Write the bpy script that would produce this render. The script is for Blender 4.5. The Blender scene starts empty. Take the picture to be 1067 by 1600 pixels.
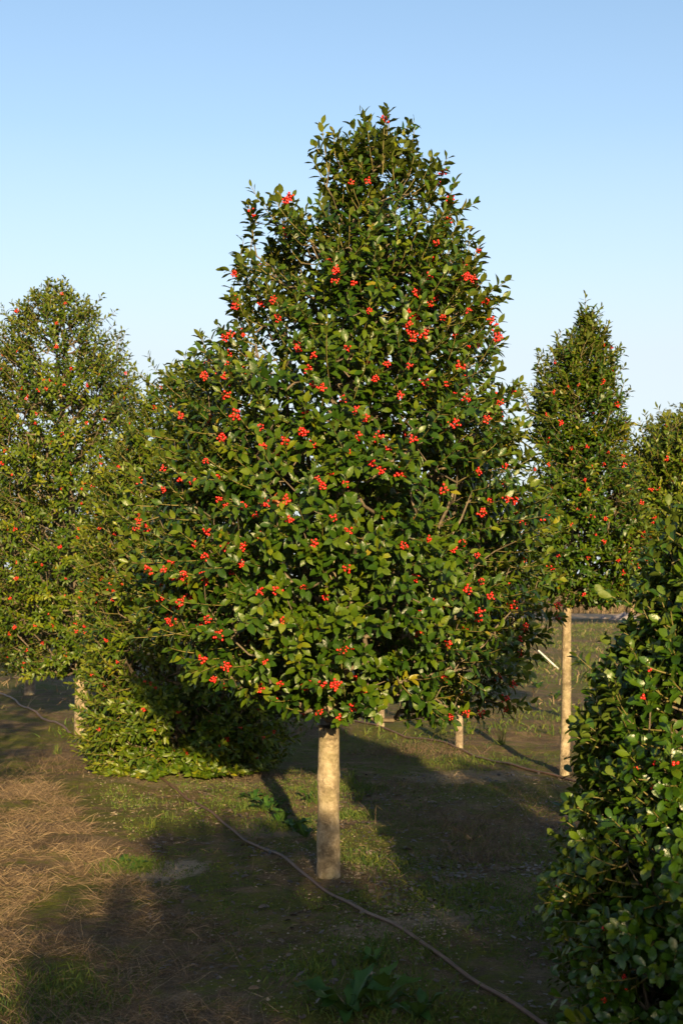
import bpy, math, random
import numpy as np
from mathutils import Vector, Matrix, noise

# ------------------------------------------------------------------ camera, sky, sun, exposure
scene = bpy.context.scene
COL = scene.collection
H, FPX, HOR = 1.55, 2000.0, 905.0          # eye height (m), focal length (photo px), horizon row
cd = bpy.data.cameras.new('camera'); cam = bpy.data.objects.new('camera', cd); COL.objects.link(cam)
cam.location = (0, 0, H); cam.rotation_euler = (math.pi / 2, 0, 0)
cd.sensor_fit = 'VERTICAL'; cd.sensor_height = 36.0; cd.lens = 36.0 * FPX / 1600.0; cd.shift_y = (HOR - 800.0) / 1600.0
cd.clip_start = 0.05; cd.clip_end = 3000
cd.dof.use_dof = True; cd.dof.focus_distance = 6.5; cd.dof.aperture_fstop = 6.3
scene.camera = cam

SUN_EL, SUN_AZ = 12.5, 8.7                 # sun low behind the camera, a little to the right
w = bpy.data.worlds.new('World'); scene.world = w; w.use_nodes = True
nt = w.node_tree; bg = nt.nodes['Background']
sky = nt.nodes.new('ShaderNodeTexSky'); sky.sky_type = 'NISHITA'; sky.sun_disc = False
sky.sun_elevation = math.radians(SUN_EL); sky.sun_rotation = math.radians(180 - SUN_AZ)
sky.air_density = 1.0; sky.dust_density = 1.5; sky.ozone_density = 1.5; sky.altitude = 50
# a thin pale veil of high haze, the same all round, whitens the sky towards the horizon
tc = nt.nodes.new('ShaderNodeTexCoord'); sx = nt.nodes.new('ShaderNodeSeparateXYZ'); nt.links.new(tc.outputs['Generated'], sx.inputs[0])
vr = nt.nodes.new('ShaderNodeValToRGB'); nt.links.new(sx.outputs[2], vr.inputs[0])
while len(vr.color_ramp.elements) < 5: vr.color_ramp.elements.new(.5)
for el_, (p_, v_) in zip(vr.color_ramp.elements, ((0, .85), (.17, .80), (.24, .42), (.33, .10), (.45, 0))): el_.position = p_; el_.color = (v_, v_, v_, 1)
vm = nt.nodes.new('ShaderNodeMix'); vm.data_type = 'RGBA'; nt.links.new(vr.outputs[0], vm.inputs[0]); nt.links.new(sky.outputs[0], vm.inputs[6]); vm.inputs[7].default_value = (3.2, 3.5, 3.75, 1)
nt.links.new(vm.outputs[2], bg.inputs[0]); bg.inputs[1].default_value = 0.08
sd = bpy.data.lights.new('sun', 'SUN'); sd.energy = 5.0; sd.angle = math.radians(0.5); sd.color = (1.0, 0.73, 0.37)
sun = bpy.data.objects.new('sun', sd); COL.objects.link(sun)
a, e = math.radians(SUN_AZ), math.radians(SUN_EL)
TRAVEL = Vector((-math.sin(a) * math.cos(e), math.cos(a) * math.cos(e), -math.sin(e)))
sun.rotation_euler = TRAVEL.to_track_quat('-Z', 'Y').to_euler(); sun.location = (3, -12, 9)
TO_SUN = -np.array(TRAVEL)
vs = scene.view_settings
vs.view_transform = 'Standard'; vs.look = 'None'; vs.exposure = 1.65; vs.gamma = 1.0; vs.use_curve_mapping = False

# ------------------------------------------------------------------ helpers
def rng(s): return np.random.default_rng(s)
def unit(v): return v / np.maximum(np.linalg.norm(v, axis=-1, keepdims=True), 1e-9)
def hgt(x, y):
    """height of the ground (soft hummocks and shallow ruts)"""
    x = np.asarray(x, float); y = np.asarray(y, float)
    h = 0.020 * np.sin(1.7 * x + 0.6 * y + 0.5) * np.sin(0.9 * y - 0.4 * x) + 0.012 * np.sin(3.9 * x - 2.3 * y) + 0.008 * np.sin(5.7 * y + 2.2 * x)
    h = h + 0.006 * np.sin(11 * x + 7 * y) * np.sin(9 * y - 4 * x)
    return h * np.clip(60.0 / (np.abs(y) + 30), 0, 1)
def ground(px, py):
    """photo pixel -> point on the ground"""
    y = FPX * H / (py - HOR); x = (px - 533.5) / FPX * y
    return x, y
def gz(px, py):
    x, y = ground(px, py); return Vector((x, y, float(hgt(x, y))))
def prof(d, x0, rows):
    """outline rows (photo y, left, right) of a crown standing at depth d -> (z, left, right) in metres from its base"""
    return [(H + (HOR - y) / FPX * d, (l - 533.5) / FPX * d - x0, (r - 533.5) / FPX * d - x0) for y, l, r in rows]

def link(o, parent=None):
    COL.objects.link(o)
    if parent is not None: o.parent = parent
    return o
def tag(o, label=None, cat=None, group=None, kind=None):
    if label: o['label'] = label
    if cat: o['category'] = cat
    if group: o['group'] = group
    if kind: o['kind'] = kind
    return o
def empty(name, loc, rz=0.0):
    o = bpy.data.objects.new(name, None); o.location = loc; o.rotation_euler = (0, 0, rz); o.empty_display_size = 0.1
    return link(o)
def mesh_np(name, V, F, mat=None, smooth=True, attrs=None):
    V = np.asarray(V, np.float32); F = np.asarray(F, np.int32); k = F.shape[1]
    m = bpy.data.meshes.new(name)
    m.vertices.add(len(V)); m.vertices.foreach_set('co', V.ravel())
    m.loops.add(F.size); m.loops.foreach_set('vertex_index', F.ravel())
    m.polygons.add(len(F)); m.polygons.foreach_set('loop_start', np.arange(0, F.size, k, dtype=np.int32))
    try: m.polygons.foreach_set('loop_total', np.full(len(F), k, np.int32))
    except Exception: pass
    m.polygons.foreach_set('use_smooth', np.full(len(F), smooth))
    if attrs:
        for an, av in attrs.items():
            at = m.attributes.new(an, 'FLOAT', 'POINT'); at.data.foreach_set('value', np.asarray(av, np.float32))
    if mat: m.materials.append(mat)
    m.update(calc_edges=True); m.validate()
    return m
def obj_np(name, V, F, mat, parent=None, smooth=True, attrs=None):
    return link(bpy.data.objects.new(name, mesh_np(name, V, F, mat, smooth, attrs)), parent)

def tubes(P0, P1, R0, R1, k=4):
    """separate tapered segments"""
    P0 = np.asarray(P0); P1 = np.asarray(P1); n = len(P0)
    d = unit(P1 - P0); up = np.tile([0., 0., 1.], (n, 1)); up[np.abs(d[:, 2]) > .9] = [1., 0, 0]
    u = unit(np.cross(d, up)); v = np.cross(d, u)
    an = np.arange(k) * 2 * np.pi / k
    ring = u[:, None, :] * np.cos(an)[None, :, None] + v[:, None, :] * np.sin(an)[None, :, None]
    A = P0[:, None, :] + ring * np.asarray(R0)[:, None, None]; B = P1[:, None, :] + ring * np.asarray(R1)[:, None, None]
    V = np.concatenate([A, B], 1).reshape(-1, 3)
    q = np.array([[i, (i + 1) % k, k + (i + 1) % k, k + i] for i in range(k)])
    F = (q[None] + (np.arange(n) * 2 * k)[:, None, None]).reshape(-1, 4)
    return V, F
def tube_path(P, R, k=16, bump=0.0, seed=0, cap=True):
    """one continuous tube along points P; uneven like bark when bump > 0"""
    P = np.asarray(P, float); R = np.asarray(R, float); n = len(P)
    T = unit(np.gradient(P, axis=0)); ref = np.array([0., 1., 0.]) if abs(T[0][2]) > .7 else np.array([0., 0., 1.])
    V = []
    for i in range(n):
        u = unit(np.cross(T[i], ref)); v = np.cross(T[i], u)
        for j in range(k):
            c = u * math.cos(2 * math.pi * j / k) + v * math.sin(2 * math.pi * j / k)
            r = R[i]
            if bump:
                q = Vector(c) * 1.3 + Vector((0, 0, P[i][2] * 7 + seed))
                r *= 1 + bump * noise.noise(q) + bump * .5 * noise.noise(Vector(c) * 3 + Vector((0, seed, P[i][2] * 25)))
            V.append(P[i] + c * r)
    F = [[i * k + j, i * k + (j + 1) % k, (i + 1) * k + (j + 1) % k, (i + 1) * k + j] for i in range(n - 1) for j in range(k)]
    if cap:
        V.append(P[0]); V.append(P[-1]); a0, a1 = n * k, n * k + 1
        F += [[a0, (j + 1) % k, j, j] for j in range(0)]
    return np.array(V), np.array(F)

# ------------------------------------------------------------------ materials
def new_mat(name):
    m = bpy.data.materials.new(name); m.use_nodes = True
    N = m.node_tree.nodes; L = m.node_tree.links
    return m, N, L, N['Principled BSDF']
def nz(N, L, scale, detail=4, rough=.6, co=None, dist=0.0):
    t = N.new('ShaderNodeTexNoise'); t.inputs['Scale'].default_value = scale; t.inputs['Detail'].default_value = detail
    t.inputs['Roughness'].default_value = rough; t.inputs['Distortion'].default_value = dist
    if co is not None: L.new(co, t.inputs['Vector'])
    return t.outputs['Fac']
def ramp(N, L, fac, stops):
    r = N.new('ShaderNodeValToRGB'); cr = r.color_ramp
    while len(cr.elements) < len(stops): cr.elements.new(.5)
    for el, (p, c) in zip(cr.elements, stops):
        el.position = p; el.color = (*c, 1) if len(c) == 3 else c
    L.new(fac, r.inputs[0]); return r.outputs[0]
def mixc(N, L, fac, a, b, mode='MIX'):
    m = N.new('ShaderNodeMix'); m.data_type = 'RGBA'; m.blend_type = mode
    for s, v in ((m.inputs[0], fac), (m.inputs[6], a), (m.inputs[7], b)):
        if hasattr(v, 'is_linked'): L.new(v, s)
        elif isinstance(v, (int, float)): s.default_value = v
        else: s.default_value = (*v, 1)
    return m.outputs[2]
def math_n(N, L, op, a, b=0.0):
    m = N.new('ShaderNodeMath'); m.operation = op
    for s, v in ((m.inputs[0], a), (m.inputs[1], b)):
        if hasattr(v, 'is_linked'): L.new(v, s)
        else: s.default_value = v
    return m.outputs[0]
def bump(N, L, b, height, strength=.5, dist=.01):
    n = N.new('ShaderNodeBump'); n.inputs['Strength'].default_value = strength; n.inputs['Distance'].default_value = dist
    L.new(height, n.inputs['Height']); L.new(n.outputs[0], b.inputs['Normal'])
def objco(N): return N.new('ShaderNodeTexCoord').outputs['Object']
def geopos(N): return N.new('ShaderNodeNewGeometry').outputs['Position']

def leaf_mat(name, stops, under, rough=.37, trans=.24, spec=.34):
    m, N, L, b = new_mat(name)
    at = N.new('ShaderNodeAttribute'); at.attribute_name = 'lv'
    oi = N.new('ShaderNodeObjectInfo')
    v = math_n(N, L, 'ADD', at.outputs['Fac'], math_n(N, L, 'MULTIPLY', oi.outputs['Random'], .0))
    col = ramp(N, L, v, stops)
    pos = geopos(N)
    blot = nz(N, L, 38, 3, .6, pos)
    col = mixc(N, L, math_n(N, L, 'MULTIPLY', blot, .35), col, (.008, .018, .002), 'MIX')
    ge = N.new('ShaderNodeNewGeometry')
    col2 = mixc(N, L, ge.outputs['Backfacing'], col, mixc(N, L, .45, col, under))
    L.new(col2, b.inputs['Base Color'])
    b.inputs['Specular IOR Level'].default_value = spec
    rr = N.new('ShaderNodeMapRange'); L.new(nz(N, L, 60, 2, .5, pos), rr.inputs[0])
    rr.inputs[3].default_value = rough - .07; rr.inputs[4].default_value = rough + .12
    rb = math_n(N, L, 'ADD', rr.outputs[0], math_n(N, L, 'MULTIPLY', ge.outputs['Backfacing'], .25))
    L.new(rb, b.inputs['Roughness'])
    bump(N, L, b, nz(N, L, 105, 2, .5, pos), .40, .004)
    tr = N.new('ShaderNodeBsdfTranslucent'); mx = N.new('ShaderNodeMixShader')
    tc = mixc(N, L, .6, col, (.10, .135, .006)); L.new(tc, tr.inputs[0])
    mx.inputs[0].default_value = trans
    out = N['Material Output']
    L.new(b.outputs[0], mx.inputs[1]); L.new(tr.outputs[0], mx.inputs[2]); L.new(mx.outputs[0], out.inputs[0])
    return m
M = {}
M['leaf'] = leaf_mat('holly_leaf', [(0, (.008, .026, .002)), (.35, (.022, .058, .003)), (.7, (.070, .108, .004)), (.93, (.155, .165, .006)), (1, (.20, .16, .010))], (.09, .10, .010))
M['leaf_wild'] = leaf_mat('yellow_holly_leaf', [(0, (.014, .036, .002)), (.35, (.046, .086, .003)), (.7, (.115, .145, .005)), (.93, (.19, .19, .007)), (1, (.22, .16, .010))], (.10, .11, .010), .40)
M['leaf_dark'] = leaf_mat('dark_holly_leaf', [(0, (.008, .028, .003)), (.4, (.030, .074, .004)), (.8, (.080, .122, .005)), (1, (.13, .14, .008))], (.08, .10, .010), .31, .2, .42)
M['leaf_far'] = leaf_mat('far_leaf', [(0, (.03, .045, .02)), (.5, (.05, .065, .025)), (1, (.09, .10, .035))], (.10, .11, .05), .6)
M['weed'] = leaf_mat('weed_leaf', [(0, (.018, .062, .008)), (.6, (.036, .098, .010)), (1, (.075, .125, .014))], (.06, .11, .02), .5, .25)
M['grass'] = leaf_mat('green_grass_blade', [(0, (.020, .060, .005)), (.6, (.055, .105, .007)), (1, (.13, .135, .012))], (.09, .12, .03), .6, .25)

def plain(name, stops, scale=20, rough=.85, bs=.4, bd=.004, co='obj', detail=5):
    m, N, L, b = new_mat(name); c = objco(N) if co == 'obj' else geopos(N)
    f = nz(N, L, scale, detail, .65, c); L.new(ramp(N, L, f, stops), b.inputs['Base Color'])
    b.inputs['Roughness'].default_value = rough
    bump(N, L, b, nz(N, L, scale * 3, 3, .6, c), bs, bd)
    return m
def straw_mat():
    m, N, L, b = new_mat('dry_grass_straw')
    at = N.new('ShaderNodeAttribute'); at.attribute_name = 'lv'
    L.new(ramp(N, L, at.outputs['Fac'], [(0, (.030, .020, .012)), (.3, (.080, .052, .030)), (.7, (.155, .105, .058)), (.92, (.24, .175, .10)), (1, (.06, .08, .015))]), b.inputs['Base Color'])
    b.inputs['Roughness'].default_value = .75; return m
M['straw'] = straw_mat()
M['branch'] = plain('branch_bark', [(.3, (.045, .034, .022)), (.6, (.11, .085, .055)), (.75, (.19, .155, .10))], 30, .85)
M['twig'] = plain('young_twig', [(.3, (.065, .060, .014)), (.7, (.145, .115, .028))], 14, .6, .1)
M['berry'] = plain('red_berry', [(.3, (.36, .006, .005)), (.7, (.50, .013, .006))], 9, .28, .05)
M['berry'].node_tree.nodes['Principled BSDF'].inputs['Roughness'].default_value = .3
M['black'] = plain('black_plastic', [(.3, (.008, .008, .009)), (.7, (.022, .022, .024))], 30, .42, .3)
M['white'] = plain('white_plastic', [(.3, (.62, .62, .60)), (.7, (.75, .75, .72))], 20, .5, .1)
M['hose'] = plain('brown_polythene', [(.3, (.055, .030, .022)), (.6, (.10, .058, .040)), (.8, (.16, .11, .075))], 11, .55, .3)
M['deadleaf'] = plain('dead_leaf', [(.3, (.10, .06, .03)), (.7, (.24, .15, .075))], 18, .6)
M['rustleaf'] = plain('rust_leaf', [(.3, (.11, .030, .006)), (.7, (.19, .055, .010))], 18, .45)
M['rustleaf'].node_tree.nodes['Principled BSDF'].inputs['Specular IOR Level'].default_value = .15
M['stone'] = plain('small_stone', [(.3, (.10, .08, .055)), (.6, (.20, .165, .12)), (.8, (.30, .26, .20))], 4, .9, co='pos')
M['tarp'] = plain('weathered_tarp', [(.3, (.06, .06, .08)), (.7, (.18, .16, .18))], 3, .7, .6, .05)
M['wood'] = plain('pale_stake', [(.3, (.38, .38, .36)), (.7, (.55, .55, .52))], 9, .7)

def trunk_mat(name, base, pale, dark, moss):
    m, N, L, b = new_mat(name); co = objco(N)
    mp = N.new('ShaderNodeMapping'); L.new(co, mp.inputs[0]); mp.inputs['Scale'].default_value = (1, 1, 2.2)
    c = ramp(N, L, nz(N, L, 9, 6, .7, co), [(.36, dark), (.5, base), (.64, pale)])
    lich = ramp(N, L, nz(N, L, 26, 5, .7, co, .6), [(.52, (0, 0, 0)), (.62, (1, 1, 1))])
    c = mixc(N, L, math_n(N, L, 'MULTIPLY', lich, .55), c, pale)
    mo = ramp(N, L, nz(N, L, 5.5, 4, .6, co), [(.5, (0, 0, 0)), (.68, (1, 1, 1))])
    c = mixc(N, L, math_n(N, L, 'MULTIPLY', mo, .5), c, moss)
    vo = N.new('ShaderNodeTexVoronoi'); vo.inputs['Scale'].default_value = 75; L.new(mp.outputs[0], vo.inputs['Vector'])
    pit = ramp(N, L, vo.outputs['Distance'], [(.1, (1, 1, 1)), (.28, (0, 0, 0))])
    spots = math_n(N, L, 'MULTIPLY', pit, ramp(N, L, nz(N, L, 30, 2, .5, co), [(.5, (0, 0, 0)), (.6, (1, 1, 1))]))
    c = mixc(N, L, math_n(N, L, 'MULTIPLY', spots, .7), c, dark)
    wv = nz(N, L, 14, 4, .6, mp.outputs[0])
    L.new(c, b.inputs['Base Color']); b.inputs['Roughness'].default_value = .9
    h = math_n(N, L, 'ADD', nz(N, L, 70, 5, .7, co), math_n(N, L, 'MULTIPLY', wv, .8))
    bump(N, L, b, h, .9, .010)
    return m
M['trunk'] = trunk_mat('grey_bark', (.165, .128, .078), (.31, .255, .175), (.07, .052, .030), (.11, .105, .038))
M['trunk2'] = trunk_mat('brown_bark', (.17, .13, .09), (.29, .24, .175), (.08, .06, .04), (.12, .11, .05))

# ------------------------------------------------------------------ the ground
def axis_steps(lo, hi, fine, growth, limit):
    pos = list(np.arange(lo, hi, fine)); s = fine
    while pos[-1] < limit: s *= growth; pos.append(pos[-1] + s)
    s = fine
    while pos[0] > -limit: s *= growth; pos.insert(0, pos[0] - s)
    return np.array(pos)
gx = axis_steps(-4.5, 4.5, .05, 1.18, 900); gy = axis_steps(3.0, 14.0, .05, 1.18, 900)
X, Y = np.meshgrid(gx, gy); Z = hgt(X, Y)
near = (np.abs(X) < 5) & (Y > 2.5) & (Y < 15)
r0 = rng(3)
Z = Z + near * r0.normal(0, .0028, Z.shape)
V = np.stack([X, Y, Z], -1).reshape(-1, 3); nx, ny = len(gx), len(gy)
I = np.arange(nx * ny).reshape(ny, nx)
F = np.stack([I[:-1, :-1], I[:-1, 1:], I[1:, 1:], I[1:, :-1]], -1).reshape(-1, 4)
def ground_mat():
    m, N, L, b = new_mat('soil_and_moss'); p = geopos(N)
    soil = ramp(N, L, nz(N, L, 3.2, 8, .72, p), [(.30, (.034, .023, .013)), (.48, (.095, .064, .035)), (.62, (.155, .108, .060)), (.78, (.23, .17, .105))])
    grit = ramp(N, L, nz(N, L, 95, 3, .7, p), [(.55, (0, 0, 0)), (.68, (1, 1, 1))])
    soil = mixc(N, L, math_n(N, L, 'MULTIPLY', grit, .7), soil, (.26, .205, .14))
    dark = ramp(N, L, nz(N, L, 42, 3, .6, p), [(.56, (0, 0, 0)), (.66, (1, 1, 1))])
    soil = mixc(N, L, math_n(N, L, 'MULTIPLY', dark, .55), soil, (.03, .024, .018))
    mossc = ramp(N, L, nz(N, L, 28, 6, .7, p), [(.3, (.022, .036, .003)), (.55, (.072, .088, .006)), (.75, (.13, .135, .010))])
    mm = math_n(N, L, 'ADD', nz(N, L, .62, 5, .62, p, .4), math_n(N, L, 'MULTIPLY', math_n(N, L, 'SUBTRACT', nz(N, L, 7, 5, .7, p), .5), .9))
    mask = ramp(N, L, mm, [(.42, (0, 0, 0)), (.58, (1, 1, 1))])
    c = mixc(N, L, math_n(N, L, 'MULTIPLY', mask, .8), soil, mossc)
    # a bare oval of pale sand by the hose
    sx, sy = ground(268, 1357)
    def spot(x, y, rx, ry):
        s = N.new('ShaderNodeSeparateXYZ'); L.new(p, s.inputs[0])
        dx = math_n(N, L, 'DIVIDE', math_n(N, L, 'SUBTRACT', s.outputs[0], x), rx); dy = math_n(N, L, 'DIVIDE', math_n(N, L, 'SUBTRACT', s.outputs[1], y), ry)
        d = math_n(N, L, 'ADD', math_n(N, L, 'MULTIPLY', dx, dx), math_n(N, L, 'MULTIPLY', dy, dy))
        d = math_n(N, L, 'ADD', d, math_n(N, L, 'MULTIPLY', math_n(N, L, 'SUBTRACT', nz(N, L, 9, 5, .7, p), .5), 2.2))
        return ramp(N, L, d, [(.45, (1, 1, 1)), (1.0, (0, 0, 0))])
    sand = ramp(N, L, nz(N, L, 60, 4, .7, p), [(.3, (.20, .155, .11)), (.7, (.36, .295, .21))])
    c = mixc(N, L, math_n(N, L, 'MULTIPLY', spot(sx, sy, .22, .28), 1.0), c, sand)
    for (qx, qy, ax, ay) in ((690, 1445, .30, .16), (430, 1290, .30, .30), (300, 1215, .9, .5), (735, 1215, .6, .5), (590, 1460, .25, .14)):
        x_, y_ = ground(qx, qy)
        c = mixc(N, L, math_n(N, L, 'MULTIPLY', spot(x_, y_, ax, ay), .6), c, mixc(N, L, .5, soil, sand))
    L.new(c, b.inputs['Base Color']); b.inputs['Roughness'].default_value = .95; b.inputs['Specular IOR Level'].default_value = .15
    h = math_n(N, L, 'ADD', nz(N, L, 22, 8, .75, p), math_n(N, L, 'MULTIPLY', grit, .25))
    bump(N, L, b, h, .9, .03)
    return m
tag(obj_np('ground', V, F, ground_mat()), kind='structure')
# a pale dirt track far behind the rows
def track():
    xs = np.linspace(-140, 160, 90); V = []; F = []
    for i, x in enumerate(xs):
        c = 53 + .8 * math.sin(x * .07); wd = 3.4 + .5 * math.sin(x * .31)
        for t in (-1, -.5, 0, .5, 1):
            yy = c + t * wd; V.append((x, yy, float(hgt(x, yy)) + .02 + .02 * (1 - t * t)))
    for i in range(len(xs) - 1):
        for j in range(4): q = i * 5 + j; F.append((q, q + 5, q + 6, q + 1))
    m = plain('track_dirt', [(.3, (.28, .20, .13)), (.7, (.42, .31, .21))], 1.5, .95, .5, .02, 'pos'); m.node_tree.nodes['Principled BSDF'].inputs['Specular IOR Level'].default_value = 0
    tag(obj_np('path', np.array(V), np.array(F)[:, ::-1], m), kind='structure')
track()

# ------------------------------------------------------------------ leaves
LEAF_T = {  # stations along the midrib and half widths (holly: spiny tip, a few teeth)
    'fine': ([0, .12, .32, .55, .76, .90, 1.0], [.0, .30, .47, .50, .36, .15, 0]),
    'mid': ([0, .22, .55, .82, 1.0], [.0, .42, .50, .28, 0]),
    'broad': ([0, .14, .36, .60, .80, 1.0], [.0, .30, .46, .55, .46, 0]),
}
def leaf_template(kind):
    ts, ws = LEAF_T[kind]; V = [(0, 0, 0)]; F = []; rows = []
    for t, wd in list(zip(ts, ws))[1:-1]:
        k = len(V); V += [(-wd, t, 0), (0, t, 0), (wd, t, 0)]; rows.append((k, k + 1, k + 2))
    tip = len(V); V.append((0, 1, 0))
    a, b_, c = rows[0]; F += [(0, b_, a), (0, c, b_)]
    for (a, b_, c), (d, e_, f) in zip(rows[:-1], rows[1:]): F += [(a, b_, e_), (a, e_, d), (b_, c, f), (b_, f, e_)]
    a, b_, c = rows[-1]; F += [(a, b_, tip), (b_, c, tip)]
    return np.array(V, float), np.array(F)
def leaf_mesh_arrays(kind, P, D, Nn, L, W, bend, fold, wave):
    """leaf blades at P along D facing Nn; returns vertices, faces"""
    T, F = leaf_template(kind); n = len(P)
    X = np.cross(D, Nn)
    x = T[None, :, 0] * W[:, None]; t = T[None, :, 1]
    z = fold[:, None] * np.abs(x) - bend[:, None] * (t ** 2) * L[:, None] + wave[:, None] * x * np.sin(t * 7.5 + wave[:, None] * 40) * .9
    y = t * L[:, None]
    V = P[:, None] + X[:, None] * x[..., None] + D[:, None] * y[..., None] + Nn[:, None] * z[..., None]
    FF = (F[None] + (np.arange(n) * len(T))[:, None, None]).reshape(-1, 3)
    return V.reshape(-1, 3), FF, len(T)
LEAF_OBJ = {}
def leaf_variants(kind, mat, ratio):
    key = (kind, mat, ratio)
    if key in LEAF_OBJ: return LEAF_OBJ[key]
    out = []; r = rng(77)
    for i in range(10):
        o1 = np.array([[0., 0, 0]]); lv = np.clip(.25 + .06 * i, 0, 1)
        V, F, k = leaf_mesh_arrays(kind, o1, np.array([[0, 1., 0]]), np.array([[0, 0, 1.]]), np.array([1.]), np.array([ratio * r.uniform(.9, 1.15)]),
                                   np.array([r.uniform(.05, .3)]), np.array([r.uniform(.15, .5)]), np.array([r.uniform(-.25, .25)]))
        out.append(mesh_np('leaf', V, F, M[mat], True, {'lv': np.full(len(V), lv)}))
    LEAF_OBJ[key] = out; return out

def berry_variants(n=8, lo=7, hi=15, r=.0045, spread=.019, sub=1, seed=5):
    import bmesh
    out = []; rr = random.Random(seed)
    for i in range(n):
        bm = bmesh.new(); pts = []; k = rr.randint(lo, hi)
        tries = 0
        while len(pts) < k and tries < 400:
            tries += 1
            v = Vector((rr.gauss(0, 1), rr.gauss(0, 1), rr.gauss(0, 1))).normalized() * spread * rr.uniform(.35, 1.0)
            if all((v - q).length > r * 1.75 for q in pts): pts.append(v)
        for v in pts:
            bmesh.ops.create_icosphere(bm, subdivisions=sub, radius=r * rr.uniform(.88, 1.12), matrix=Matrix.Translation(v))
            # the stalk that holds the berry
            u = Vector((0, 0, 0)); d = (v - u); 
            if d.length > r:
                res = bmesh.ops.create_cone(bm, segments=3, radius1=.0007, radius2=.0007, depth=d.length, matrix=Matrix.Translation(v * .5) @ d.to_track_quat('Z', 'Y').to_matrix().to_4x4())
                for q in res['verts']:
                    for f in q.link_faces: f.material_index = 1
        for f in bm.faces: f.smooth = True
        m = bpy.data.meshes.new('berry_cluster'); bm.to_mesh(m); bm.free(); m.materials.append(M['berry']); m.materials.append(M['twig'])
        out.append(m)
    return out
BERRY = berry_variants(r=.0062, spread=.025, lo=9, hi=17)
BERRY_FAR = berry_variants(6, 6, 12, .0068, .025, 1, 9)
BERRY_BIG = berry_variants(6, 2, 5, .0048, .009, 2, 11)

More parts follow.
